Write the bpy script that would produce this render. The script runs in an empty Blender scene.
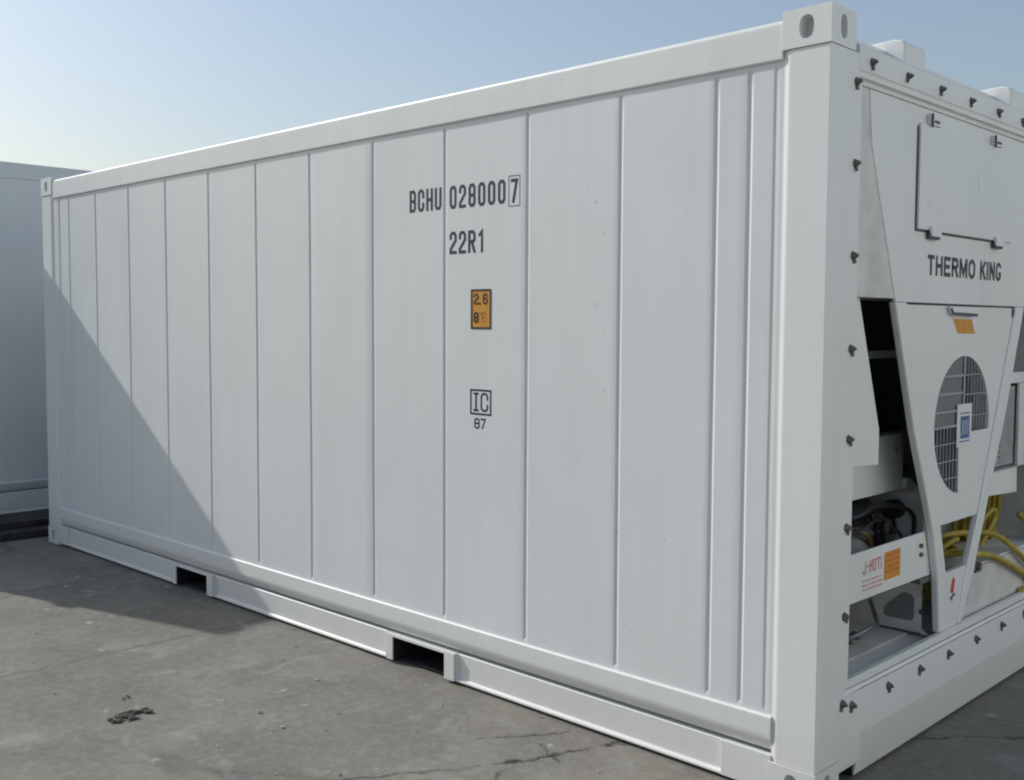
import bpy, bmesh, math, random
from mathutils import Vector, Matrix, noise
random.seed(7)
R = math.radians
S = bpy.context.scene
C = S.collection

# ------------------------------------------------------------------ camera
cd = bpy.data.cameras.new('camera'); cam = bpy.data.objects.new('camera', cd); C.objects.link(cam)
cd.sensor_width = 36; cd.lens = 36 * 1064.08 / 1024; cd.clip_start = 0.05; cd.clip_end = 3000
rt, up, fw = Vector((0.7155, 0.6986, 0.0047)), Vector((-0.0466, 0.041, 0.9981)), Vector((-0.6971, 0.7143, -0.0619))
m = Matrix((rt, up, -fw)).transposed().to_4x4(); m.translation = Vector((1.6561, -3.1182, 1.5858))
cam.matrix_world = m
S.camera = cam

# ------------------------------------------------------------------ sky and sun
EL, AZ = 33.5, 15.4           # the light travels towards +x, turned 15.4 deg to +y
w = bpy.data.worlds.new('World'); S.world = w; w.use_nodes = True
nt = w.node_tree; bg = nt.nodes['Background']
sky = nt.nodes.new('ShaderNodeTexSky'); sky.sky_type = 'NISHITA'; sky.sun_disc = False
sky.sun_elevation = R(EL); sky.sun_rotation = R(254.6)
sky.air_density = 1.4; sky.dust_density = 2.0; sky.ozone_density = 2.6; sky.altitude = 0
vm = nt.nodes.new('ShaderNodeVectorMath'); vm.operation = 'MULTIPLY_ADD'        # milky haze over the whole sky
nt.links.new(sky.outputs[0], vm.inputs[0]); vm.inputs[1].default_value = (.90, .90, .96); vm.inputs[2].default_value = (.84, .86, .72)
nt.links.new(vm.outputs[0], bg.inputs[0]); bg.inputs[1].default_value = 0.112
ld = bpy.data.lights.new('sun', 'SUN'); ld.energy = 3.3; ld.angle = R(0.6); ld.color = (1.0, 0.975, 0.93)
sun = bpy.data.objects.new('sun', ld); C.objects.link(sun)
dv = Vector((math.cos(R(AZ)) * math.cos(R(EL)), math.sin(R(AZ)) * math.cos(R(EL)), -math.sin(R(EL))))
sun.rotation_euler = dv.to_track_quat('-Z', 'Y').to_euler(); sun.location = (-8, -4, 8)
S.view_settings.view_transform = 'Standard'; S.view_settings.look = 'None'
try: S.cycles.filter_width = 2.0
except Exception: pass
S.view_settings.exposure = 0.0; S.view_settings.gamma = 1.0

# ------------------------------------------------------------------ materials
def mat(name, col, rough=0.5, metal=0.0, var=0.0, scale=6.0, bump=0.0, bscale=60.0, coat=0.0, spec=0.5):
    m = bpy.data.materials.new(name); m.use_nodes = True; t = m.node_tree; b = t.nodes['Principled BSDF']
    b.inputs['Base Color'].default_value = (*col, 1); b.inputs['Roughness'].default_value = rough
    b.inputs['Metallic'].default_value = metal; b.inputs['Specular IOR Level'].default_value = spec
    if coat: b.inputs['Coat Weight'].default_value = coat; b.inputs['Coat Roughness'].default_value = 0.15
    tc = t.nodes.new('ShaderNodeTexCoord')
    if var:
        n = t.nodes.new('ShaderNodeTexNoise'); n.inputs['Scale'].default_value = scale; n.inputs['Detail'].default_value = 6
        t.links.new(tc.outputs['Object'], n.inputs['Vector'])
        r = t.nodes.new('ShaderNodeValToRGB'); r.color_ramp.elements[0].position = .3; r.color_ramp.elements[1].position = .7
        r.color_ramp.elements[0].color = (*[c * (1 - var) for c in col], 1)
        r.color_ramp.elements[1].color = (*[min(1, c * (1 + var)) for c in col], 1)
        t.links.new(n.outputs['Fac'], r.inputs['Fac']); t.links.new(r.outputs['Color'], b.inputs['Base Color'])
    if bump:
        n2 = t.nodes.new('ShaderNodeTexNoise'); n2.inputs['Scale'].default_value = bscale; n2.inputs['Detail'].default_value = 4
        t.links.new(tc.outputs['Object'], n2.inputs['Vector'])
        bp = t.nodes.new('ShaderNodeBump'); bp.inputs['Strength'].default_value = bump; bp.inputs['Distance'].default_value = .01
        t.links.new(n2.outputs['Fac'], bp.inputs['Height']); t.links.new(bp.outputs['Normal'], b.inputs['Normal'])
    return m

def paint(name, col, rough, dirt=0.10):
    """aged white gloss paint: faint clouding, dust near the ground, a few tiny rust or scuff specks"""
    m = mat(name, col, rough); t = m.node_tree; b = t.nodes['Principled BSDF']; N = t.nodes; L = t.links
    tc = N.new('ShaderNodeTexCoord')
    n = N.new('ShaderNodeTexNoise'); n.inputs['Scale'].default_value = 1.7; n.inputs['Detail'].default_value = 8; n.inputs['Roughness'].default_value = .6
    L.new(tc.outputs['Object'], n.inputs['Vector'])
    mr = N.new('ShaderNodeMapRange'); mr.inputs[1].default_value = .35; mr.inputs[2].default_value = .7; mr.inputs[3].default_value = 1 - dirt * .5; mr.inputs[4].default_value = 1.0
    L.new(n.outputs['Fac'], mr.inputs[0])
    # vertical streaks
    mp = N.new('ShaderNodeMapping'); mp.inputs['Scale'].default_value = (14, 14, .6); L.new(tc.outputs['Object'], mp.inputs[0])
    ns = N.new('ShaderNodeTexNoise'); ns.inputs['Scale'].default_value = 1.0; ns.inputs['Detail'].default_value = 5; L.new(mp.outputs[0], ns.inputs['Vector'])
    ms = N.new('ShaderNodeMapRange'); ms.inputs[1].default_value = .45; ms.inputs[2].default_value = .8; ms.inputs[3].default_value = 1.0; ms.inputs[4].default_value = 1 - dirt * .45
    L.new(ns.outputs['Fac'], ms.inputs[0])
    # specks
    nv = N.new('ShaderNodeTexNoise'); nv.inputs['Scale'].default_value = 38; nv.inputs['Detail'].default_value = 2; L.new(tc.outputs['Object'], nv.inputs['Vector'])
    mv = N.new('ShaderNodeMapRange'); mv.inputs[1].default_value = .74; mv.inputs[2].default_value = .80; mv.inputs[3].default_value = 1; mv.inputs[4].default_value = .72
    L.new(nv.outputs['Fac'], mv.inputs[0])
    a = N.new('ShaderNodeMath'); a.operation = 'MULTIPLY'; L.new(mr.outputs[0], a.inputs[0]); L.new(ms.outputs[0], a.inputs[1])
    a2 = N.new('ShaderNodeMath'); a2.operation = 'MULTIPLY'; L.new(a.outputs[0], a2.inputs[0]); L.new(mv.outputs[0], a2.inputs[1])
    # road dust thrown up on the lowest 25 cm
    sx = N.new('ShaderNodeSeparateXYZ'); g = N.new('ShaderNodeNewGeometry'); L.new(g.outputs['Position'], sx.inputs[0])
    md = N.new('ShaderNodeMapRange'); md.inputs[1].default_value = 0.0; md.inputs[2].default_value = .30; md.inputs[3].default_value = .55; md.inputs[4].default_value = 0
    L.new(sx.outputs['Z'], md.inputs[0])
    mm = N.new('ShaderNodeMath'); mm.operation = 'MULTIPLY'; L.new(md.outputs[0], mm.inputs[0]); L.new(n.outputs['Fac'], mm.inputs[1])
    mx = N.new('ShaderNodeMix'); mx.data_type = 'RGBA'; mx.blend_type = 'MIX'
    sc = N.new('ShaderNodeVectorMath'); sc.operation = 'SCALE'; sc.inputs[0].default_value = col; L.new(a2.outputs[0], sc.inputs['Scale'])
    L.new(sc.outputs[0], mx.inputs['A']); mx.inputs['B'].default_value = (.55, .51, .45, 1); L.new(mm.outputs[0], mx.inputs['Factor'])
    L.new(mx.outputs['Result'], b.inputs['Base Color'])
    rr = N.new('ShaderNodeMapRange'); rr.inputs[3].default_value = rough - .06; rr.inputs[4].default_value = rough + .12; L.new(n.outputs['Fac'], rr.inputs[0]); L.new(rr.outputs[0], b.inputs['Roughness'])
    n3 = N.new('ShaderNodeTexNoise'); n3.inputs['Scale'].default_value = 90; n3.inputs['Detail'].default_value = 2; L.new(tc.outputs['Object'], n3.inputs['Vector'])
    bp = N.new('ShaderNodeBump'); bp.inputs['Strength'].default_value = .05; bp.inputs['Distance'].default_value = .004; L.new(n3.outputs['Fac'], bp.inputs['Height']); L.new(bp.outputs[0], b.inputs['Normal'])
    return m

M = {}
M['white'] = paint('white_paint', (.775, .790, .772), .38)
M['panel'] = paint('panel_paint', (.735, .765, .758), .33, .09)
M['old'] = paint('faded_paint', (.70, .74, .75), .45, .14)
M['inner'] = mat('inner_white_paint', (.62, .62, .60), .5, var=.12, scale=9)
M['grey'] = mat('grey_paint', (.34, .35, .35), .5, var=.15, scale=12)
M['seal'] = mat('dark_seam', (.07, .075, .09), .6)
M['black'] = mat('black_plastic', (.012, .012, .016), .45, var=.3, scale=20)
M['coil'] = mat('coil_black', (.010, .010, .014), .6, bump=.5, bscale=200)
M['rod'] = mat('rod_paint', (.33, .33, .35), .5)
M['under'] = mat('underframe_and_shade_black', (.012, .012, .015), .9)  # underframe colour, also painted in as shade in pockets and sill notch
M['bolt'] = mat('weathered_bolt_steel', (.17, .16, .15), .5, .6, var=.4, scale=60)
M['steel'] = mat('steel', (.35, .35, .35), .35, .9, var=.2, scale=30)
M['ink'] = mat('dark_ink', (.010, .012, .024), .6, var=.3, scale=90)
M['ink_brand'] = mat('lettering_ink', (.04, .035, .045), .5, var=.3, scale=90)
M['orange'] = mat('orange_sticker', (.62, .27, .025), .5, var=.12, scale=40)
M['red'] = mat('red_print', (.62, .06, .04), .5, var=.2, scale=80)
M['blue'] = mat('blue_print', (.03, .11, .30), .45, var=.3, scale=70)
M['silver'] = mat('label_white', (.72, .73, .74), .45)
M['mesh'] = mat('guard_mesh_grey', (.20, .21, .21), .5, var=.3, scale=150, bump=.6, bscale=300)
M['yellow'] = mat('yellow_cable_rubber', (.40, .31, .04), .5, var=.3, scale=25)
M['copper'] = mat('brass_fitting', (.35, .22, .10), .4, .8, var=.3, scale=40)
M['timber'] = mat('dark_timber', (.035, .030, .030), .8, var=.45, scale=14, bump=.8, bscale=40)
M['mud'] = mat('dark_clod', (.060, .054, .047), .95, var=.4, scale=60, bump=.8, bscale=80)
M['chip'] = mat('pale_chip', (.42, .41, .39), .9, var=.3, scale=50)

# ------------------------------------------------------------------ mesh helpers
def link(name, bm, m, parent=None, smooth=False, bevel=0.0, seg=2, sharp=35):
    bmesh.ops.remove_doubles(bm, verts=bm.verts, dist=1e-6)
    bmesh.ops.recalc_face_normals(bm, faces=bm.faces)
    if bevel:
        es = [e for e in bm.edges if len(e.link_faces) == 2 and e.calc_face_angle(0) > R(28)]
        bmesh.ops.bevel(bm, geom=es, offset=bevel, segments=seg, affect='EDGES', profile=.5, clamp_overlap=True)
    me = bpy.data.meshes.new(name); bm.to_mesh(me); bm.free()
    if smooth or bevel:
        for p in me.polygons: p.use_smooth = True
        me.set_sharp_from_angle(angle=R(sharp))
    me.materials.append(M[m] if isinstance(m, str) else m)
    o = bpy.data.objects.new(name, me); C.objects.link(o)
    if bevel:
        wn = o.modifiers.new('wn', 'WEIGHTED_NORMAL'); wn.keep_sharp = True; wn.weight = 80
    if parent: o.parent = parent
    return o
def nb(): return bmesh.new()
def box(bm, a, b):
    x0, y0, z0 = a; x1, y1, z1 = b
    v = [bm.verts.new(p) for p in [(x0,y0,z0),(x1,y0,z0),(x1,y1,z0),(x0,y1,z0),(x0,y0,z1),(x1,y0,z1),(x1,y1,z1),(x0,y1,z1)]]
    for f in [(0,1,2,3),(4,5,6,7),(0,1,5,4),(1,2,6,5),(2,3,7,6),(3,0,4,7)]: bm.faces.new([v[i] for i in f])
    return v
def prism(bm, pts, axis, a, b):
    """polygon in the other two axes, extruded from a to b on axis. order: x->(y,z)  y->(x,z)  z->(x,y)"""
    def P(p, t):
        return {'x': (t, p[0], p[1]), 'y': (p[0], t, p[1]), 'z': (p[0], p[1], t)}[axis]
    A = [bm.verts.new(P(p, a)) for p in pts]; B = [bm.verts.new(P(p, b)) for p in pts]; n = len(pts)
    bm.faces.new(A); bm.faces.new(B[::-1])
    for i in range(n): bm.faces.new([A[i], A[(i+1)%n], B[(i+1)%n], B[i]])
def cyl(bm, p, q, r, n=16, r2=None, cap=True):
    p, q = Vector(p), Vector(q); d = (q-p).normalized(); r2 = r if r2 is None else r2
    u = d.orthogonal().normalized(); v = d.cross(u)
    A = [bm.verts.new(p + u*math.cos(t)*r + v*math.sin(t)*r) for t in [2*math.pi*i/n for i in range(n)]]
    B = [bm.verts.new(q + u*math.cos(t)*r2 + v*math.sin(t)*r2) for t in [2*math.pi*i/n for i in range(n)]]
    for i in range(n): bm.faces.new([A[i], A[(i+1)%n], B[(i+1)%n], B[i]])
    if cap: bm.faces.new(A[::-1]); bm.faces.new(B)
def tube(bm, pts, r, n=8, sub=6):
    P = [Vector(p) for p in pts]; Q = []
    for i in range(len(P)-1):
        p0, p1, p2, p3 = P[max(i-1,0)], P[i], P[i+1], P[min(i+2,len(P)-1)]
        for k in range(sub):
            t = k/sub
            Q.append(.5*((2*p1)+(p2-p0)*t+(2*p0-5*p1+4*p2-p3)*t*t+(3*p1-p0-3*p2+p3)*t**3))
    Q.append(P[-1]); prev = None; u = None
    for i, c in enumerate(Q):
        d = (Q[min(i+1,len(Q)-1)]-Q[max(i-1,0)]).normalized()
        u = d.orthogonal().normalized() if u is None else (u - d*u.dot(d)).normalized()
        v = d.cross(u)
        ring = [bm.verts.new(c + u*math.cos(a)*r + v*math.sin(a)*r) for a in [2*math.pi*k/n for k in range(n)]]
        if prev:
            for k in range(n): bm.faces.new([prev[k], prev[(k+1)%n], ring[(k+1)%n], ring[k]])
        else: bm.faces.new(ring[::-1])
        prev = ring
    bm.faces.new(prev)
def empty(name, loc, label=None, cat=None, group=None):
    o = bpy.data.objects.new(name, None); C.objects.link(o); o.location = loc; o.empty_display_size = .2
    if label: o['label'] = label
    if cat: o['category'] = cat
    if group: o['group'] = group
    return o
def copyof(o, parent, loc):
    c = o.copy(); C.objects.link(c); c.parent = parent; c.location = loc; return c

# ------------------------------------------------------------------ blocky stencil lettering
c_, y_ = .24, .13
G = {
 '0': [([(c_,0),(1-c_,0),(1,y_),(1,1-y_),(1-c_,1),(c_,1),(0,1-y_),(0,y_)], True)],
 'B': [([(0,0),(1-c_,0),(1,y_),(1,.42),(1-c_,.5),(1,.58),(1,1-y_),(1-c_,1),(0,1)], True), ([(0,.5),(.76,.5)], False)],
 'C': [([(1,.68),(1,1-y_),(1-c_,1),(c_,1),(0,1-y_),(0,y_),(c_,0),(1-c_,0),(1,y_),(1,.32)], False)],
 'H': [([(0,0),(0,1)], False), ([(1,0),(1,1)], False), ([(0,.5),(1,.5)], False)],
 'U': [([(0,1),(0,y_),(c_,0),(1-c_,0),(1,y_),(1,1)], False)],
 '2': [([(0,.74),(0,1-y_),(c_,1),(1-c_,1),(1,1-y_),(1,.62),(0,.16),(0,0),(1,0)], False)],
 '8': [([(c_,0),(1-c_,0),(1,y_),(1,.42),(1-c_,.5),(1,.58),(1,1-y_),(1-c_,1),(c_,1),(0,1-y_),(0,.58),(c_,.5),(0,.42),(0,y_)], True), ([(c_,.5),(1-c_,.5)], False)],
 '7': [([(0,1),(1,1),(.3,0)], False)],
 'R': [([(0,0),(0,1),(1-c_,1),(1,1-y_),(1,.6),(1-c_,.5),(0,.5)], False), ([(.5,.5),(1,0)], False)],
 '1': [([(.15,.82),(.6,1),(.6,0)], False)],
 '6': [([(1,.78),(1,1-y_),(1-c_,1),(c_,1),(0,1-y_),(0,y_),(c_,0),(1-c_,0),(1,y_),(1,.42),(1-c_,.55),(0,.55)], False)],
 'I': [([(.2,1),(.8,1)], False), ([(.5,1),(.5,0)], False), ([(.2,0),(.8,0)], False)],
 'T': [([(0,1),(1,1)], False), ([(.5,1),(.5,0)], False)],
 'E': [([(1,1),(0,1),(0,0),(1,0)], False), ([(0,.5),(.85,.5)], False)],
 'M': [([(0,0),(0,1)], False), ([(1,0),(1,1)], False), ([(.04,.98),(.5,.12),(.96,.98)], False)],
 'O': [([(.3,0),(.7,0),(1,.22),(1,.78),(.7,1),(.3,1),(0,.78),(0,.22)], True)],
 'K': [([(0,0),(0,1)], False), ([(1,1),(.12,.45)], False), ([(.35,.58),(1,0)], False)],
 'N': [([(0,0),(0,1)], False), ([(1,0),(1,1)], False), ([(.03,.97),(.97,.03)], False)],
 'G': [([(.98,.88),(.72,1),(.3,1),(0,.78),(0,.22),(.3,0),(.7,0),(1,.18),(1,.36),(.72,.36)], False)],
 'J': [([(0,.25),(.2,0),(.6,0),(.8,.2),(.8,1)], False)],
 'i': [([(.5,1),(.5,0)], False)],
 '.': [([(.4,0),(.6,0)], False)],
 "'": [([(.5,1),(.5,.75)], False)],
}
class PanelFrame:
    '''decal frame that follows the slightly dented side sheet'''
    def P(s, a, b, h=0): a -= .011; return Vector((a, .012 + dent(a, b, 1.3, .0022) - .0002 - h*.6, b))
class Frame:
    """a flat decal frame: o origin, u right, v up, n out of the surface"""
    def __init__(s, o, u, v): s.o, s.u, s.v = Vector(o), Vector(u), Vector(v); s.n = s.u.cross(s.v); s.k = 0
    def P(s, a, b, h=0): return s.o + s.u*a + s.v*b + s.n*h
def stroke(bm, F, pts, closed, wd, h):
    n = len(pts); L = []; Rr = []
    P = [Vector((p[0], p[1])) for p in pts]
    if not closed:
        P[0] = P[0] - (P[1]-P[0]).normalized()*wd*.48; P[-1] = P[-1] + (P[-1]-P[-2]).normalized()*wd*.48
    for i in range(n):
        a = P[i-1] if (i > 0 or closed) else None; b = P[(i+1) % n] if (i < n-1 or closed) else None
        d1 = (P[i]-a).normalized() if a is not None else None; d2 = (b-P[i]).normalized() if b is not None else None
        if d1 is None: d1 = d2
        if d2 is None: d2 = d1
        t = (d1+d2); t = t.normalized() if t.length > 1e-6 else d1
        nn = Vector((-t.y, t.x)); k = wd/2/max(.5, nn.dot(Vector((-d1.y, d1.x))))
        L.append(P[i]+nn*k); Rr.append(P[i]-nn*k)
    vl = [bm.verts.new(F.P(q.x, q.y, h)) for q in L]; vr = [bm.verts.new(F.P(q.x, q.y, h)) for q in Rr]
    for i in range(n if closed else n-1):
        j = (i+1) % n; bm.faces.new([vl[i], vr[i], vr[j], vl[j]])
def glyphs(bm, F, txt, x0, z0, gw, gh, pitch, wd, lift=0):
    for i, ch in enumerate(txt):
        for k, (pts, cl) in enumerate(G.get(ch, [])):
            stroke(bm, F, [(x0+i*pitch+wd/2+p[0]*(gw-wd), z0+wd/2+p[1]*(gh-wd)) for p in pts], cl, wd, .0010+.0003*k+lift)
def rect(bm, F, a, b, h):
    v = [bm.verts.new(F.P(*q, h)) for q in [a, (b[0], a[1]), b, (a[0], b[1])]]; bm.faces.new(v)
def decal(name, bm, m, parent):
    me = bpy.data.meshes.new(name); bm.to_mesh(me); bm.free(); me.materials.append(M[m])
    o = bpy.data.objects.new(name, me); C.objects.link(o); o.parent = parent; return o

# ------------------------------------------------------------------ ground
def ground_mat():
    m = bpy.data.materials.new('worn_yard_concrete'); m.use_nodes = True; t = m.node_tree; N = t.nodes; L = t.links
    b = N['Principled BSDF']; b.inputs['Roughness'].default_value = .9; b.inputs['Specular IOR Level'].default_value = .3
    g = N.new('ShaderNodeNewGeometry')
    def noi(scale, det=6, rough=.6, dist=0):
        n = N.new('ShaderNodeTexNoise'); n.inputs['Scale'].default_value = scale; n.inputs['Detail'].default_value = det
        n.inputs['Roughness'].default_value = rough; n.inputs['Distortion'].default_value = dist; L.new(g.outputs['Position'], n.inputs['Vector']); return n
    def rng(src, a, b_, c, d):
        r = N.new('ShaderNodeMapRange'); L.new(src, r.inputs[0])
        for i, v in enumerate((a, b_, c, d)): r.inputs[i+1].default_value = v
        return r.outputs[0]
    def mth(op, a, b_=None, c=None):
        x = N.new('ShaderNodeMath'); x.operation = op
        for i, v in enumerate((a, b_, c)):
            if v is None: continue
            if isinstance(v, (int, float)): x.inputs[i].default_value = v
            else: L.new(v, x.inputs[i])
        return x.outputs[0]
    def mix(fac, A, B):
        x = N.new('ShaderNodeMix'); x.data_type = 'RGBA'
        if isinstance(fac, float): x.inputs['Factor'].default_value = fac
        else: L.new(fac, x.inputs['Factor'])
        for k, v in (('A', A), ('B', B)):
            if isinstance(v, tuple): x.inputs[k].default_value = (*v, 1)
            else: L.new(v, x.inputs[k])
        return x.outputs['Result']
    big = noi(.45, 5); mid = noi(2.3, 7, .65, .4); fine = noi(22, 6, .7); grit = noi(120, 3, .7)
    col = mix(rng(big.outputs['Fac'], .35, .65, 0, 1), (.190, .179, .152), (.258, .244, .208))
    col = mix(rng(mid.outputs['Fac'], .38, .66, 0, .65), col, (.136, .127, .109))
    col = mix(rng(fine.outputs['Fac'], .45, .68, 0, .34), col, (.33, .322, .295))
    col = mix(rng(grit.outputs['Fac'], .48, .70, 0, .26), col, (.08, .076, .072))
    # pale chalky patches
    pal = noi(3.6, 5, .7, 1.0)
    col = mix(rng(pal.outputs['Fac'], .56, .72, 0, .55), col, (.33, .325, .31))
    # dark oily stains
    st = noi(1.9, 4, .55, .8)
    col = mix(rng(st.outputs['Fac'], .64, .72, 0, .55), col, (.085, .08, .075))
    # small pale spatters
    vo = N.new('ShaderNodeTexVoronoi'); vo.inputs['Scale'].default_value = 5.5; vo.inputs['Randomness'].default_value = 1
    wp = N.new('ShaderNodeVectorMath'); wp.operation = 'MULTIPLY_ADD'; nn = noi(14, 3)
    L.new(nn.outputs['Color'], wp.inputs[0]); wp.inputs[1].default_value = (.09, .09, .09); L.new(g.outputs['Position'], wp.inputs[2]); L.new(wp.outputs[0], vo.inputs['Vector'])
    spk = mth('MULTIPLY', rng(vo.outputs['Distance'], .06, .13, 1, 0), rng(mid.outputs['Fac'], .44, .56, 0, 1))
    col = mix(mth('MULTIPLY', spk, .6), col, (.46, .46, .45))
    # small dark specks
    v2 = N.new('ShaderNodeTexVoronoi'); v2.inputs['Scale'].default_value = 8.0; L.new(wp.outputs[0], v2.inputs['Vector'])
    sep = N.new('ShaderNodeSeparateColor'); L.new(v2.outputs['Color'], sep.inputs[0])
    dk = mth('MULTIPLY', rng(v2.outputs['Distance'], .05, .12, 1, 0), rng(sep.outputs[0], .72, .74, 0, 1))
    col = mix(mth('MULTIPLY', dk, .75), col, (.04, .038, .035))
    # wandering cracks: world-space polylines, their line disturbed by noise
    wob = noi(6, 6, .7); wv = N.new('ShaderNodeVectorMath'); wv.operation = 'MULTIPLY_ADD'
    L.new(wob.outputs['Color'], wv.inputs[0]); wv.inputs[1].default_value = (.14, .14, 0); L.new(g.outputs['Position'], wv.inputs[2])
    wb2 = noi(40, 4, .7); wv2 = N.new('ShaderNodeVectorMath'); wv2.operation = 'MULTIPLY_ADD'
    L.new(wb2.outputs['Color'], wv2.inputs[0]); wv2.inputs[1].default_value = (.03, .03, 0); L.new(wv.outputs[0], wv2.inputs[2])
    sp = N.new('ShaderNodeSeparateXYZ'); L.new(wv2.outputs[0], sp.inputs[0]); off = .07 + .015
    tot = None
    segs = [((-3.23,-4.5),(-3.24,3),.012,.45), ((-1.30,-.95),(-.98,-.42),.010,.6), ((-.98,-.42),(-.84,-.04),.014,.95), ((-.84,-.04),(-.70,.3),.010,.8),
            ((-1.22,-.35),(-1.02,-.04),.009,.85), ((-1.02,-.2),(-.86,-.30),.008,.7), ((-.95,-.5),(-.2,-1.5),.012,.7), ((-.2,-1.5),(.6,-2.1),.012,.7),
            ((-4.4,-2.6),(-2.4,-1.7),.008,.15), ((-2.4,-1.7),(-1.3,-.95),.009,.25), ((-.84,-.04),(.2,1.1),.012,.6), ((.2,1.1),(1.6,2.3),.014,.6)]
    for (a, b_, wd, s) in segs:
        A = Vector(a); B = Vector(b_); d = (B-A); ln = d.length; d = d/ln
        px = mth('SUBTRACT', sp.outputs[0], a[0]+off); py = mth('SUBTRACT', sp.outputs[1], a[1]+off)
        al = mth('ADD', mth('MULTIPLY', px, d.x), mth('MULTIPLY', py, d.y))
        ac = mth('ABSOLUTE', mth('ADD', mth('MULTIPLY', px, -d.y), mth('MULTIPLY', py, d.x)))
        ex = mth('MAXIMUM', mth('MULTIPLY', al, -1.0), mth('SUBTRACT', al, ln)); ex = mth('MAXIMUM', ex, 0.0)
        dist = mth('ADD', ac, ex)
        v = rng(dist, wd*.35, wd*1.15, s, 0)
        tot = v if tot is None else mth('MAXIMUM', tot, v)
    # break them up
    br = noi(9, 4); crack = mth('MULTIPLY', tot, rng(br.outputs['Fac'], .36, .55, .15, 1))
    # soft dark grime alongside the joint
    col = mix(crack, col, (.035, .032, .03))
    L.new(col, b.inputs['Base Color'])
    h = mth('SUBTRACT', mth('ADD', mth('MULTIPLY', fine.outputs['Fac'], .6), mth('ADD', mth('MULTIPLY', grit.outputs['Fac'], .35), mth('MULTIPLY', mid.outputs['Fac'], .6))), mth('MULTIPLY', crack, 1.2))
    bp = N.new('ShaderNodeBump'); bp.inputs['Strength'].default_value = .40; bp.inputs['Distance'].default_value = .010
    L.new(h, bp.inputs['Height']); L.new(bp.outputs[0], b.inputs['Normal'])
    return m
bm = nb()
# one sheet: fine and gently uneven near the container, flat out to the horizon
xs = [-1500,-400,-100,-30,-14] + [-10+.25*i for i in range(65)] + [10,20,60,300,1500]
ys = [-1500,-300,-80,-25,-12] + [-6+.25*i for i in range(53)] + [10,20,60,300,1500]
def gz(x, y):
    if abs(x) > 9 or abs(y) > 8: return 0
    return -.004 + noise.noise(Vector((x*.6, y*.6, 3.1)))*.004
vv = [[bm.verts.new((x, y, gz(x, y))) for y in ys] for x in xs]
for i in range(len(xs)-1):
    for j in range(len(ys)-1): bm.faces.new([vv[i][j], vv[i+1][j], vv[i+1][j+1], vv[i][j+1]])
g = link('ground', bm, ground_mat(), smooth=True); g['kind'] = 'structure'

# ------------------------------------------------------------------ container shell
def dent(x, z, seed, amp):
    return noise.noise(Vector((x*1.9+seed, z*.9, seed)))*amp + noise.noise(Vector((x*4.5, z*2.3, seed+9)))*amp*.35
def side_panel(name, root, L, y0, z0, z1, grooves, x_in, m, seed=0, flip=False, amp=.0022):
    """flat insulated side sheet with pressed vertical grooves, slightly dented as real sheet is"""
    def groove(x):
        d = 0
        for gx in grooves:
            t = x-gx
            if -.004 <= t <= .020:
                d = max(d, min((t+.004)/.004, 1, (.020-t)/.012))
        return d*(.0025 if -.22 < x < 0 and x_in > .1 and L < 7 else .005 if L < 7 else .003)
    X = {round(-L+x_in, 4), round(-x_in, 4)}
    for gx in grooves: X |= {round(gx+k, 4) for k in (-.0042, -.004, 0, .008, .020, .0202)}
    x = -L+x_in
    while x < -x_in:
        if all(abs(x-q) > .01 for q in X): X.add(round(x, 4))
        x += .06
    X = sorted(X); Z = [z0, z0+.022, z0+.034] + [z0+.034+(z1-z0-.068)*i/24 for i in range(1, 24)] + [z1-.034, z1-.022, z1]
    bm = nb(); V = []
    for xx in X:
        row = []
        for k, zz in enumerate(Z):
            wz = 0 if k in (0, 1, len(Z)-1, len(Z)-2) else 1
            n = dent(xx, zz, seed, amp)
            row.append(bm.verts.new((xx, y0 + groove(xx)*wz*(-1 if flip else 1) + n, zz)))
        V.append(row)
    for i in range(len(X)-1):
        for j in range(len(Z)-1):
            f = [V[i][j], V[i+1][j], V[i+1][j+1], V[i][j+1]]
            bm.faces.new(f[::-1] if flip else f)
    me = bpy.data.meshes.new(name); bm.to_mesh(me); bm.free()
    for p in me.polygons: p.use_smooth = True
    me.set_sharp_from_angle(angle=R(22)); me.materials.append(M[m])
    o = bpy.data.objects.new(name, me); C.objects.link(o); o.parent = root
    return o

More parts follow.
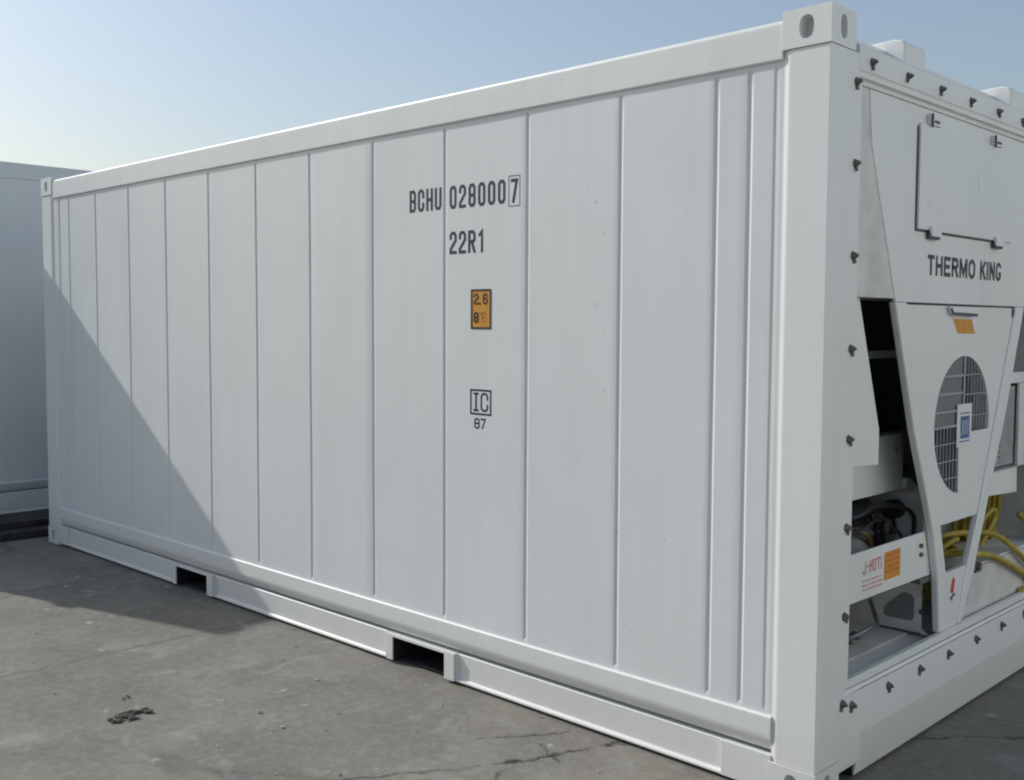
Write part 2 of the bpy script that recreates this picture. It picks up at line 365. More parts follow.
def casting_mesh(x0, x1, y0, y1, z0, z1, sx, sy, m='white'):
    """corner casting: solid block with oval holes sunk in its outer side (y) and end (x) faces"""
    bm = nb()
    def face_with_hole(P, w, h, cu, cv, ru, rv, dep):
        n = 24; ring = []; inner = []; outb = []
        for i in range(n):
            t = 2*math.pi*i/n; c, s = math.cos(t), math.sin(t)
            ring.append((cu + ru*(abs(c)**.8)*(1 if c > 0 else -1), cv + rv*(abs(s)**.8)*(1 if s > 0 else -1)))
            ks = []
            if c > 1e-9: ks.append((w-cu)/c)
            if c < -1e-9: ks.append(-cu/c)
            if s > 1e-9: ks.append((h-cv)/s)
            if s < -1e-9: ks.append(-cv/s)
            k = min(ks); outb.append([cu+c*k, cv+s*k])
        for cx, cy in ((0,0),(w,0),(0,h),(w,h)):      # snap nearest samples to the corners
            j = min(range(n), key=lambda q: (outb[q][0]-cx)**2+(outb[q][1]-cy)**2); outb[j] = [cx, cy]
        O = [bm.verts.new(P(*q, 0)) for q in outb]; I = [bm.verts.new(P(*q, 0)) for q in ring]; D = [bm.verts.new(P(*q, dep)) for q in ring]
        for i in range(n):
            j = (i+1) % n; bm.faces.new([O[i], O[j], I[j], I[i]]); bm.faces.new([I[i], I[j], D[j], D[i]])
        bm.faces.new(D)
    W, Dp, H = x1-x0, y1-y0, z1-z0
    oy = y0 if sy < 0 else y1; iy = y1 if sy < 0 else y0; dy = -sy
    ox = x1 if sx > 0 else x0; ix = x0 if sx > 0 else x1; dx = -sx
    face_with_hole(lambda u, v, d: (x0+u, oy+dy*d, z0+v), W, H, W*.5, H*.5, .026, .037, .055)
    face_with_hole(lambda u, v, d: (ox+dx*d, y0+u, z0+v), Dp, H, Dp*.5, H*.5, .022, .038, .055)
    q = lambda *p: bm.faces.new([bm.verts.new(a) for a in p])
    q((x0,iy,z0),(x1,iy,z0),(x1,iy,z1),(x0,iy,z1)); q((ix,y0,z0),(ix,y1,z0),(ix,y1,z1),(ix,y0,z1))
    q((x0,y0,z1),(x1,y0,z1),(x1,y1,z1),(x0,y1,z1)); q((x0,y0,z0),(x1,y0,z0),(x1,y1,z0),(x0,y1,z0))
    return bm

def container_shell(root, L, W, H, grooves, pockets, wm, pm, front, rz=0):
    T = H-.147                                    # underside of the top rails
    side_panel('side_panel', root, L, .012, .262, T+.01, grooves, .14, pm, 1.3)
    side_panel('side_panel', root, L, W-.012, .262, T+.01, grooves, .14, pm, 5.7, True)
    for s in (0, 1):
        f = (lambda y: y) if s == 0 else (lambda y: W-y)
        bm = nb(); prism(bm, [(f(a), b) for a, b in [(.001,T+.004),(.001,H-.036),(.007,H-.022),(.022,H-.016),(.10,H-.016),(.10,T-.03),(.035,T-.03),(.035,T),(.005,T)]], 'x', -L+.17, -.17)
        link('top_side_rail', bm, wm, root, bevel=.003)
        bm = nb()
        prism(bm, [(f(a), b) for a, b in [(.040,.270),(.004,.270),(.0005,.265),(.0005,.206+rz),(.005,.184+rz),(.015,.162+rz),(.030,.146+rz),(.048,.138+rz),(.080,.138+rz),(.080,.270)]], 'x', -L+.165, -.165)
        cuts = [-L+.165] + [v for c in pockets for v in (c-.24, c+.25)] + [-.165]
        for i in range(0, len(cuts), 2):
            prism(bm, [(f(a), b) for a, b in [(.026,.134+rz),(.022,.130+rz),(.024,.026),(.020,.021),(.010,.018),(.010,.010),(.07,.010),(.07,.134+rz)]], 'x', cuts[i], cuts[i+1])
        # flush gusset plates by the posts
        for a, b in ((-.36, -.1651), (-L+.1651, -L+.30)):
            prism(bm, [(f(.0035), .012), (f(.0035), .136), (f(.03), .136), (f(.03), .012)], 'x', a, b)
        link('bottom_side_rail', bm, wm, root, bevel=.002)
        for c in pockets:                          # forklift pocket mouth: white frame, tunnel painted black for the shade inside
            bm = nb()
            prism(bm, [(c-.225,.010),(c-.225,.133),(c+.245,.133),(c+.245,.010),(c+.18,.010),(c+.18,.121),(c-.18,.121),(c-.18,.010)], 'y', f(.0015), f(.010))
            box(bm, (c-.245, f(.012), .010), (c-.225, f(.06), .134)); box(bm, (c+.240, f(.0102), .010), (c+.252, f(.06), .134)); box(bm, (c-.224, f(.0102), .126), (c+.239, f(.06), .1345))
            o = link('forklift_pocket', bm, wm, root, bevel=.002)
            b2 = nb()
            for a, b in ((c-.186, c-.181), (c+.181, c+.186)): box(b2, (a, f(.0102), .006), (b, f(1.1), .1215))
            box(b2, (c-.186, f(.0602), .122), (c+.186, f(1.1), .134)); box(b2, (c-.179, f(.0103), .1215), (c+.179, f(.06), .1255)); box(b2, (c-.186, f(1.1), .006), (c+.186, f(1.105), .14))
            box(b2, (c-.179, f(.045), .008), (c+.179, f(1.099), .014))  # black bottom plate, added so the pocket floor reads as shaded
            link('pocket_shade_lining', b2, 'under', o)
    bm = nb(); box(bm, (-L+.16, .11, .14), (-.3, W-.11, .28)); link('floor_frame', bm, 'under', root)
    bm = nb(); prism(bm, [(x, z) for x, z in [(-L+.1, H-.05), (-L+.1, H-.024), (-.1, H-.024), (-.1, H-.05)]], 'y', .1, W-.1); link('roof', bm, wm, root)
    # posts and castings
    for sx in (1, -1):
        for sy in (-1, 1):
            if front is None or True:
                X = lambda x: x if sx > 0 else -L-x
                Y = lambda y: y if sy < 0 else W-y
                pts = [(-.168,.03),(-.168,.010),(-.160,.0105),(-.138,.0008),(0,.0008),(0,.195),(-.07,.195),(-.07,.06),(-.168,.06)]
                bm = nb(); prism(bm, [(X(a), Y(b)) for a, b in pts], 'z', .119, H-.119)
                link('corner_post', bm, wm, root, bevel=.003)
            for zz in (0, 1):
                x0, x1 = sorted((X(-.170), X(.003))); y0, y1 = sorted((Y(-.004), Y(.162)))
                z0, z1 = (0.0, .118) if zz == 0 else (H-.118, H+.004)
                link('corner_casting', casting_mesh(x0, x1, y0, y1, z0, z1, sx, sy), wm, root)

def door_end(root, L, W, H, wm):
    """double cargo doors on the end at x=-L, with hinges and locking rods"""
    bm = nb(); box(bm, (-L-.0, .17, .012), (-L+.08, W-.17, .17)); link('door_sill', bm, wm, root, bevel=.004)
    bm = nb(); box(bm, (-L-.0, .17, H-.13), (-L+.08, W-.17, H-.02)); link('door_header', bm, wm, root, bevel=.004)
    mid = W/2
    for a, b in ((.17, mid-.004), (mid+.004, W-.17)):
        bm = nb(); box(bm, (-L-.012, a+.004, .178), (-L+.05, b-.004, H-.138))
        for k in range(5):
            z0 = .28 + k*(H-.5)/5; box(bm, (-L-.020, a+.05, z0), (-L-.0125, b-.05, z0+(H-.5)/5-.06))
        d = link('door', bm, wm, root, bevel=.004)
        for yy in (a+.25, b-.25):
            bm = nb(); cyl(bm, (-L-.045, yy, .10), (-L-.045, yy, H-.06), .015, 12)
            for z in (.14, .9, 1.5, H-.16): box(bm, (-L-.062, yy-.03, z-.03), (-L-.022, yy+.03, z+.03))
            link('locking_rod', bm, 'steel', d)
        ye = a if a < mid-.5 else b; s = -1 if a < mid-.5 else 1
        for z in (.42, 1.02, 1.62, 2.16):
            bm = nb(); cyl(bm, (-L-.018, ye+s*.12, z-.05), (-L-.018, ye+s*.12, z+.05), .016, 12)
            box(bm, (-L-.05, ye+s*.15, z-.035), (-L-.014, ye-s*.12, z+.035))
            link('hinge', bm, wm, d, bevel=.003)

# ------------------------------------------------------------------ the near refrigerated container
L1, W1, H1 = 6.058, 2.438, 2.591
box1 = empty('refrigerated_container', (0, 0, 0), 'clean white refrigerated container with open cooling machinery at its end, black numbers on its side', 'shipping container')
gr = [-.190, -.290, -.420, -.833, -1.305, -1.797, -2.291, -2.795, -3.282, -3.767, -4.259, -4.730, -5.193, -5.60, -5.75]
gr = [g-.010+.007*g for g in gr]
container_shell(box1, L1, W1, H1, gr, [-4.034, -1.984], 'white', 'panel', None)
door_end(box1, L1, W1, H1, 'white')

# end frame around the cooling unit
bm = nb(); prism(bm, [(0.0,H1-.094),(-.012,H1-.082),(-.16,H1-.082),(-.16,H1-.19),(-.006,H1-.19),(-.006,H1-.172),(0,H1-.168)], 'y', .1955, W1-.1955)
link('end_header', bm, 'white', box1, bevel=.003)
bm = nb(); prism(bm, [(-.001,.172),(-.010,.325),(-.018,.338),(-.16,.338),(-.16,.02),(-.030,.008),(-.025,.012)], 'y', .33, W1-.33)
prism(bm, [(-.001,.172),(-.010,.325),(-.018,.338),(-.16,.338),(-.16,.172)], 'y', .1955, .33)
prism(bm, [(-.001,.172),(-.010,.325),(-.018,.338),(-.16,.338),(-.16,.172)], 'y', W1-.33, W1-.1955)
box(bm, (-.10, .1625, .072), (-.002, .33, .172)); box(bm, (-.10, W1-.33, .072), (-.002, W1-.1625, .172))
link('end_sill', bm, 'white', box1, bevel=.002, sharp=5)
bm = nb(); box(bm, (-.15, .163, .012), (-.12, .33, .0715)); box(bm, (-.158, .3215, .009), (-.030, .3295, .0712)); link('sill_notch_shade', bm, 'under', box1)  # black plates over white steel, painting in the shade of the notch

# clamp bolts round the unit
def bolt(parent, y, z):
    bm = nb(); cyl(bm, (-.001, 0, 0), (.003, 0, 0), .015, 14); cyl(bm, (.003, 0, 0), (.013, 0, 0), .0115, 6); cyl(bm, (.013, 0, 0), (.021, 0, 0), .006, 8)
    box(bm, (.003, -.006, -.026), (.009, .006, -.012))
    o = link('clamp_bolt', bm, 'bolt', parent, bevel=.0012, seg=1); o.location = (0, y, z); return o
b0 = bolt(box1, .195-.02, 2.377)
tilt = random.Random(5)
pos = [(z, y) for y in (.178, W1-.178) for z in (2.377, 2.115, 1.815, 1.509, 1.209, .913, .612, .312)][1:]
for z, y in pos: copyof(b0, box1, (0, y, z)).rotation_euler.x = tilt.uniform(-.6, .6)
for y in (.281, .556, .838, 1.121, 1.403, 1.680, 1.95, 2.19): copyof(b0, box1, (0, y, 2.457)).rotation_euler.x = tilt.uniform(-.6, .6)
for y in (.262, .545, .815, 1.085, 1.365, 1.655, 1.93, 2.18): copyof(b0, box1, (-.0075, y, .285)).rotation_euler.x = tilt.uniform(-.6, .6)

# roof lugs
for y in (.67, W1-.74):
    bm = nb(); prism(bm, [(-.30,H1-.024),(-.30,H1-.010),(-.20,H1+.006),(-.07,H1+.012),(-.035,H1+.004),(-.025,H1-.010),(-.025,H1-.080),(-.13,H1-.080),(-.13,H1-.024)], 'y', y-.085, y+.085)
    link('roof_lug', bm, 'white', box1, bevel=.012, seg=3)

# --- the cooling unit
unit = nb()
box(unit, (-.040, .1955, 1.684), (-.0345, W1-.1955, 2.421))            # upper back sheet
box(unit, (-.56, .196, .30), (-.555, W1-.196, 2.42))                  # rear of the machinery bay
box(unit, (-.555, .196, .30), (-.03, .200, 1.684)); box(unit, (-.555, W1-.200, .30), (-.03, W1-.196, 1.684))
box(unit, (-.555, .200, .30), (-.162, W1-.200, .345))                 # bay floor
box(unit, (-.555, .200, 1.684), (-.053, W1-.200, 1.70))
unit = link('cooling_unit', unit, 'inner', box1)
def up(name, bm, m, bevel=.002, **k): return link(name, bm, m, unit, bevel=bevel, **k)

# thin flange that frames the openings
bm = nb()
for y in ((.1958, .262), (W1-.262, W1-.1958)): box(bm, (-.044, y[0], .339), (-.022, y[1], 2.42))
box(bm, (-.044, .2622, .339), (-.0225, W1-.2622, .368)); box(bm, (-.0442, .2622, 2.385), (-.0225, W1-.2622, 2.42))
up('bay_frame', bm, 'white')

# V-shaped front: a flat sheet above, two slanting arms below
def ve(z): return .571 + (1.68-z)*.3813                              # left outer edge of the V
def mir(y): return 2.438-y
bm = nb()
prism(bm, [(.335,2.3845),(.36,2.20),(ve(1.70),1.70),(ve(1.672),1.672),(mir(ve(1.672)),1.672),(mir(ve(1.70)),1.70),(mir(.36),2.20),(mir(.335),2.384)], 'x', -.0448, -.030)
up('upper_panel', bm, 'white')
arm_l = [(.571,1.6715),(.755,1.2),(.887,.93),(.956,.78),(1.010,.60),(1.040,.369),(1.085,.369),(1.092,.60),(1.027,.80),(.667,1.6715)]
arm_r = [(1.867,1.6715),(1.683,1.2),(1.551,.93),(1.482,.78),(1.385,.58),(1.262,.369),(1.222,.369),(1.308,.60),(1.411,.80),(1.771,1.6715)]
for P_ in (arm_l, arm_r):
    bm = nb(); prism(bm, P_, 'x', -.058, -.028); up('slanting_arm', bm, 'white', bevel=.007, seg=3)
bm = nb(); prism(bm, [(1.0935,.60),(1.0865,.369),(1.2205,.369),(1.3065,.60)], 'x', -.055, -.034); up('foot_plate', bm, 'white')

# fan cowl with its round opening
fc, fr = (1.232, 1.188), .278
T = [(.673, 1.664), (1.030, .800), (1.408, .800), (1.765, 1.664)]
def ray(cx, cz, a):
    dx, dz = math.cos(a), math.sin(a); best = 1e9
    for i in range(4):
        x1, z1 = T[i]; x2, z2 = T[(i+1)%4]; ex, ez = x2-x1, z2-z1; det = dx*(-ez)+dz*ex
        if abs(det) < 1e-9: continue
        t = ((x1-cx)*(-ez)+(z1-cz)*ex)/det; u = (dx*(z1-cz)-dz*(x1-cx))/det
        if t > 0 and -1e-6 <= u <= 1+1e-6: best = min(best, t)
    return (cx+dx*best, cz+dz*best)
angs = sorted([2*math.pi*i/72 for i in range(72)] + [math.atan2(z-fc[1], y-fc[0]) % (2*math.pi) for y, z in T])
bm = nb(); rings = []
spec = [('o', -.060), ('o', -.0365), ('i', -.0365), ('i', -.050), ('i', -.10)]
for kind, x in spec:
    rings.append([bm.verts.new((x, *(ray(*fc, a) if kind == 'o' else (fc[0]+fr*math.cos(a), fc[1]+fr*math.sin(a))))) for a in angs])
for A, B in zip(rings, rings[1:]):
    for i in range(len(angs)): j = (i+1) % len(angs); bm.faces.new([A[i], A[j], B[j], B[i]])
up('fan_cowl', bm, 'white', bevel=0, smooth=True)
bm = nb(); box(bm, (-.044, T[0][0]-.02, 1.6665), (-.040, T[3][0]+.02, 1.6705)); box(bm, (-.040, T[3][0]-.03, 1.625), (-.034, T[3][0]-.006, 1.664)); up('cowl_seam', bm, 'seal', bevel=0)
bm = nb(); box(bm, (-.0362, 1.05, 1.634), (-.030, 1.30, 1.660)); prism(bm, [(1.03,1.662),(1.055,1.634),(1.30,1.634),(1.315,1.662)], 'x', -.0295, -.020); up('cowl_handle', bm, 'white')
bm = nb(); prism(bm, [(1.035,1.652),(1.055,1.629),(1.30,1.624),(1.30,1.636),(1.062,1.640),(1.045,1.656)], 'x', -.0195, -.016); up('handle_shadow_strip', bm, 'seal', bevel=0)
# fan
bm = nb(); cyl(bm, (-.1005, *fc), (-.160, *fc), fr+.002, 48, cap=False); up('fan_shroud', bm, 'coil', bevel=0, smooth=True)
bm = nb(); cyl(bm, (-.1605, *fc), (-.161, *fc), fr+.004, 48); up('fan_back', bm, 'coil', bevel=0)
bm = nb(); cyl(bm, (-.158, *fc), (-.075, *fc), .06, 24)
for k in range(5):
    a = 2*math.pi*k/5+.3
    P = lambda r, t, x: (x, fc[0]+r*math.cos(a+t), fc[1]+r*math.sin(a+t))
    q = [P(.055,-.25,-.140), P(.255,-.10,-.150), P(.262,.42,-.090), P(.055,.5,-.095)]
    lo = [bm.verts.new(p) for p in q]; hi = [bm.verts.new((p[0]+.004, p[1], p[2])) for p in q]
    bm.faces.new(lo); bm.faces.new(hi[::-1])
    for i in range(4): bm.faces.new([lo[i], lo[(i+1)%4], hi[(i+1)%4], hi[i]])
up('fan', bm, 'black', bevel=0)
# guard
bm = nb(); cy, cz = fc
def half(c, r): return math.sqrt(max(0, r*r-c*c))
RR = fr-.001
for k in range(1, 9):                                    # upright rods, right of centre, upper half
    y = .0 + k*.032; h = half(y, RR); z0 = -.028
    box(bm, (-.049, cy+y-.0022, cz+z0), (-.043, cy+y+.0022, cz+h))
for z in (.03, .12, .20): box(bm, (-.0425, cy, cz+z-.0022), (-.0395, cy+half(z, RR), cz+z+.0022))
for k in range(0, 8):                                    # upright rods, left lower
    y = -.035 - k*.032; h = half(y, RR)
    box(bm, (-.049, cy+y-.0024, cz-h), (-.043, cy+y+.0024, cz+.0))
for z in (-.07, -.14, -.21): box(bm, (-.0425, cy-half(z, RR), cz+z-.0022), (-.0395, cy-.03, cz+z+.0022))
for z in (.0, .06, .13, .20): box(bm, (-.0385, cy-half(z, RR), cz+z-.005), (-.0345, cy, cz+z+.005))     # cross straps, upper left
box(bm, (-.0385, cy-.004, cz+.07), (-.0345, cy+.010, cz+half(0, RR)))
up('fan_guard', bm, 'rod', bevel=0)
bm = nb(); N_ = 20                                       # fine mesh, upper left quarter
P = [(cy, cz), (cy, cz+RR)] + [(cy+RR*math.cos(math.pi/2+math.pi/2*i/N_), cz+RR*math.sin(math.pi/2+math.pi/2*i/N_)) for i in range(1, N_+1)]
prism(bm, P, 'x', -.0465, -.0415); up('guard_mesh', bm, 'mesh', bevel=0)
bm = nb()                                                # blank plate, lower right quarter
a0 = -math.pi/2 - .10; a1 = math.asin(-.034/RR)
P = [(cy-.035, cz-.034), ] + [(cy+RR*math.cos(a0+(a1-a0)*i/N_), cz+RR*math.sin(a0+(a1-a0)*i/N_)) for i in range(N_+1)]
prism(bm, P, 'x', -.0415, -.0365); up('blank_plate', bm, 'white', bevel=0)
bm = nb(); box(bm, (-.0360, 1.166, 1.098), (-.0315, 1.312, 1.272)); up('label_plate', bm, 'silver', bevel=.001)
F = Frame((-.0313, 0, 0), (0, 1, 0), (0, 0, 1))
bm = nb(); rect(bm, F, (1.196, 1.132), (1.288, 1.222), .0004)
for z in (1.232, 1.118): rect(bm, F, (1.19, z), (1.292, z+.005), .0004)
decal('label_print', bm, 'blue', unit)
bm = nb()
for k in range(5): stroke(bm, F, [(1.205+k*.015, 1.145+.006*(k%2)), (1.216+k*.014, 1.17+.01*((k*3)%4)), (1.212+k*.015, 1.205)], False, .004, .0009)
decal('label_print', bm, 'silver', unit)

# inspection hatch above
bm = nb(); box(bm, (-.0298, .712, 1.934), (-.0268, .7219, 2.312)); box(bm, (-.0298, .7221, 1.933), (-.0268, 1.555, 1.9403))
up('hatch_seam', bm, 'seal', bevel=0)
bm = nb(); prism(bm, [(.722,1.9405),(1.66,1.9405),(1.66,2.325),(.722,2.325)], 'x', -.0298, -.018); hatch = up('hatch', bm, 'white', bevel=.004)
for y in (.84, 1.46):
    bm = nb(); box(bm, (-.0295, y-.045, 2.3255), (-.012, y+.045, 2.365)); link('hatch_hinge', bm, 'white', hatch, bevel=.002)
    bm = nb(); box(bm, (-.0117, y-.048, 2.315), (-.006, y-.040, 2.365)); box(bm, (-.0117, y-.02, 2.335), (-.008, y+.02, 2.343)); link('hinge_pin', bm, 'seal', hatch)
for y in (.86, 1.50):
    bm = nb(); prism(bm, [(y-.05,1.955),(y-.045,1.918),(y+.035,1.918),(y+.045,1.955)], 'x', -.0175, -.006); link('latch', bm, 'white', hatch, bevel=.002)
    bm = nb(); prism(bm, [(y-.055,1.9295),(y-.047,1.909),(y+.037,1.909),(y+.047,1.9295)], 'x', -.0265, -.012); link('latch_edge', bm, 'seal', hatch)
bm = nb(); cyl(bm, (-.0178, 1.31, 2.16), (-.0168, 1.31, 2.16), .045, 28); up('hatch_disc', bm, 'white', bevel=0)

# brand lettering on the upper panel
FB = Frame((-.0298, 0, 0), (0, 1, 0), (0, 0, 1))
for word, y0, y1 in (('THERMO', .833, 1.292), ('KING', 1.345, 1.574)):
    bm = nb(); wds = {'M': 1.25, 'I': .30, 'O': 1.1}
    tot = sum(wds.get(ch, 1) for ch in word) + .22*(len(word)-1); un = (y1-y0)/tot; y = y0
    for ch in word:
        gw = wds.get(ch, 1)*un
        glyphs(bm, FB, 'i' if ch == 'I' else ch, y, 1.776, max(gw, .0165), .077, .1, .0155); y += gw+.22*un
    decal('lettering', bm, 'ink_brand', unit)
F = Frame((-.0360, 0, 0), (0, 1, 0), (0, 0, 1))
bm = nb()
v = [bm.verts.new(F.P(*q, .0008)) for q in ((1.152,1.557),(1.330,1.555),(1.288,1.612),(1.103,1.615))]; bm.faces.new(v)
decal('orange_sticker', bm, 'orange', unit)

# --- what shows through the left opening
bm = nb(); prism(bm, [(.2005,1.683),(.360,1.683),(.537,1.212),(.537,1.085),(.30,1.098),(.2005,1.10)], 'x', -.075, -.062); up('side_plate', bm, 'white')
bm = nb(); box(bm, (-.275, .2005, 1.155), (-.265, 1.9, 1.683)); up('condenser_coil', bm, 'coil', bevel=0)
bm = nb(); box(bm, (-.26, .55, 1.456), (-.25, 1.20, 1.487)); up('coil_brace', bm, 'white')
bm = nb(); box(bm, (-.32, .30, .925), (-.205, 1.066, 1.154)); box(bm, (-.2995, 1.0665, .925), (-.19, 1.22, .970)); eb = up('electrical_box', bm, 'white', bevel=.004)
bm = nb(); box(bm, (-.299, 1.0668, .969), (-.295, 1.22, 1.153)); link('box_recess', bm, 'coil', eb)
bm = nb(); cyl(bm, (-.2049, .985, 1.09), (-.198, .985, 1.09), .014, 12); link('box_screw', bm, 'grey', eb)
# plate running back from the V foot, with its triangular mesh-covered hole
bm = nb(); prism(bm, [(-.075,.346),(-.42,.346),(-.42,.912),(-.13,.912),(-.108,.80),(-.108,.369)], 'y', 1.052, 1.060); bkt = up('bracket_plate', bm, 'inner')
bm = nb(); prism(bm, [(-.262,.405),(-.255,.440),(-.19,.500),(-.175,.506),(-.148,.500),(-.138,.488),(-.138,.408),(-.148,.396),(-.24,.394),(-.255,.397)], 'y', 1.0475, 1.0515); link('bracket_opening', bm, 'mesh', bkt)
bm = nb(); cyl(bm, (-.105, 1.046, .44), (-.105, 1.0515, .44), .011, 12); box(bm, (-.29, 1.040, .346), (-.11, 1.0515, .351)); link('bracket_stud', bm, 'seal', bkt)
# compressor: horizontal drum, black motor head, pipes and fittings
bm = nb(); cyl(bm, (-.30, .40, .70), (-.30, .98, .70), .095, 28); cyl(bm, (-.30, .98, .70), (-.30, 1.01, .70), .095, 28, .06); comp = up('compressor', bm, 'grey', bevel=.006)
bm = nb(); cyl(bm, (-.27, .42, .862), (-.27, .86, .862), .045, 18); cyl(bm, (-.22, .99, .845), (-.22, 1.045, .845), .040, 18); box(bm, (-.34, .55, .80), (-.25, .86, .872)); cyl(bm, (-.25, .75, .86), (-.22, 1.0, .86), .018, 10)
link('motor_head', bm, 'black', comp, bevel=.004)
bm = nb()
tube(bm, [(-.27,.90,.86),(-.25,.93,.80),(-.24,.94,.74),(-.22,.95,.69)], .014)
tube(bm, [(-.25,.86,.85),(-.23,.89,.79),(-.25,.87,.72)], .012); tube(bm, [(-.2,.97,.82),(-.2,.99,.76),(-.22,.93,.71),(-.24,.9,.72)], .010)
cyl(bm, (-.24,.93,.735),(-.18,.93,.735),.020,10); link('pipework', bm, 'black', comp, smooth=True)
bm = nb(); cyl(bm, (-.18,.93,.735),(-.165,.93,.735),.012,6); cyl(bm, (-.21,.945,.765),(-.185,.945,.765),.010,6); link('fitting', bm, 'steel', comp)
bm = nb(); tube(bm, [(-.16,.30,.895),(-.15,.55,.880),(-.17,.75,.895),(-.16,.95,.87),(-.14,1.03,.82),(-.15,1.04,.70)], .009)
tube(bm, [(-.19,.34,.83),(-.17,.60,.815),(-.18,.80,.84),(-.19,.90,.80),(-.17,.97,.76),(-.18,1.03,.70)], .007); up('wiring_loom', bm, 'black', bevel=0, smooth=True)
bm = nb(); tube(bm, [(-.24,.30,.80),(-.23,.55,.80),(-.21,.72,.79),(-.20,.80,.73),(-.21,.86,.66)], .011); up('refrigerant_pipe', bm, 'copper', bevel=0, smooth=True)
bm = nb(); box(bm, (-.20,.80,.70),(-.15,.89,.775)); cyl(bm, (-.175,.845,.775),(-.175,.845,.82),.018,12); up('pressure_switch', bm, 'black', bevel=.004)
bm = nb(); tube(bm, [(-.30,.62,.36),(-.20,.66,.40),(-.18,.78,.42),(-.22,.90,.40),(-.30,1.0,.46)], .009); up('refrigerant_pipe', bm, 'steel', bevel=0, smooth=True)
# crossbar with stickers
bm = nb(); prism(bm, [(.2005,.785),(.955,.785),(.985,.70),(1.012,.605),(.2005,.612)], 'x', -.067, -.060)
prism(bm, [(.2005,.615),(1.005,.609),(1.008,.605),(.2005,.605)], 'x', -.12, -.0672); cb = up('crossbar', bm, 'white', bevel=.003)
F = Frame((-.0598, 0, 0), (0, 1, 0), (0, 0, 1))
bm = nb(); rect(bm, F, (.600, .650), (.735, .754), .0006); decal('orange_sticker', bm, 'orange', cb)
bm = nb(); rng_ = random.Random(3)
for pts in ([(.432,.712),(.440,.700),(.450,.704),(.452,.742)], [(.462,.724),(.474,.726)], [(.484,.702),(.486,.744)], [(.486,.724),(.502,.726)], [(.502,.704),(.504,.746)],
            [(.514,.706),(.530,.704),(.532,.742),(.515,.742),(.514,.712)], [(.541,.742),(.566,.744)], [(.553,.742),(.553,.704)], [(.576,.704),(.576,.724)], [(.576,.734),(.576,.742)]):
    stroke(bm, F, pts, False, .0048, .0006)
for r_ in range(3):
    for k in range(7): rect(bm, F, (.43+k*.023, .672-r_*.016), (.445+k*.023+rng_.uniform(-.004,.004), .677-r_*.016), .0006)
decal('warning_print', bm, 'red', cb)
bm = nb()
for r_ in range(4):
    for k in range(4): rect(bm, F, (.615+k*.028, .738-r_*.02), (.636+k*.028, .743-r_*.02), .0011)
decal('warning_print', bm, 'red', cb)
bm = nb(); cyl(bm, (-.0598, .91, .735), (-.050, .91, .735), .009, 8); link('crossbar_bolt', bm, 'bolt', cb)
bm = nb(); cyl(bm, (-.0598, .912, .70), (-.050, .912, .70), .009, 8); link('crossbar_bolt', bm, 'bolt', cb)
bm = nb(); box(bm, (-.09,.90,.585),(-.05,.985,.604)); link('crossbar_clamp', bm, 'bolt', cb)
# receiver bottle and valves in the lower compartment
bm = nb(); cyl(bm, (-.36, .55, .346), (-.36, .55, .605), .10, 28); up('receiver_tank', bm, 'inner', bevel=.01)
bm = nb(); cyl(bm, (-.20, .44, .346), (-.20, .44, .40), .026, 14); cyl(bm, (-.20,.44,.40),(-.20,.44,.415), .040, 14); box(bm, (-.24,.40,.414),(-.15,.50,.424)); up('drain_valve', bm, 'bolt', bevel=.002)
bm = nb(); cyl(bm, (-.24,.70,.36),(-.24,.75,.385), .014, 10); box(bm, (-.26,.70,.375),(-.2,.72,.39)); up('elbow_valve', bm, 'bolt', bevel=.002)
bm = nb(); cyl(bm, (-.15, .46, .346), (-.15, .46, .405), .024, 14); up('valve_cap', bm, 'silver', bevel=.004)
bm = nb(); tube(bm, [(-.20,.47,.40),(-.22,.55,.37),(-.25,.62,.36),(-.24,.70,.37),(-.30,.80,.36),(-.4,.9,.37)], .008); up('drain_pipe', bm, 'copper', bevel=0, smooth=True)

# --- right opening
bm = nb(); box(bm, (-.20, 1.74, 1.325), (-.10, 2.2375, 1.375)); box(bm, (-.115, 2.06, .935), (-.10, 2.2375, 1.324)); prism(bm, [(1.70,.935),(2.06,.935),(2.06,.815),(1.655,.835)], 'x', -.20, -.10); rb = up('control_box', bm, 'white', bevel=.003)
bm = nb(); prism(bm, [(1.84,1.310),(2.045,1.310),(2.045,.950),(1.76,.950)], 'x', -.130, -.118)
for k in range(14): box(bm, (-.117, 1.86, .965+k*.024), (-.112, 2.03, .972+k*.024))
link('louvre', bm, 'grey', rb)
bm = nb(); cyl(bm, (-.0999, 1.90, 1.352), (-.094, 1.90, 1.352), .012, 12); link('indicator_lamp', bm, 'red', rb)
bm = nb(); box(bm, (-.30, 1.45, 1.376), (-.20, 2.2375, 1.683)); box(bm, (-.30, 1.5, .80), (-.21, 2.2375, 1.324)); up('fan_duct', bm, 'grey')
bm = nb(); box(bm, (-.47, 1.065, .346), (-.46, 2.2375, .95)); box(bm, (-.46, 1.065, .935), (-.25, 1.70, .95)); up('cable_bay', bm, 'inner')
bm = nb(); prism(bm, [(1.24,.350),(1.33,.553),(2.2375,.556),(2.2375,.350)], 'x', -.085, -.062)
prism(bm, [(1.36,.5565),(2.2375,.5565),(2.2375,.572),(1.38,.568)], 'x', -.30, -.062); lc = up('lower_cover', bm, 'inner', bevel=.004)
bm = nb(); cyl(bm, (-.0615, 1.50, .560), (-.045, 1.50, .560), .018, 10); box(bm, (-.0615,1.47,.535),(-.055,1.54,.548)); link('cover_clip', bm, 'bolt', lc)
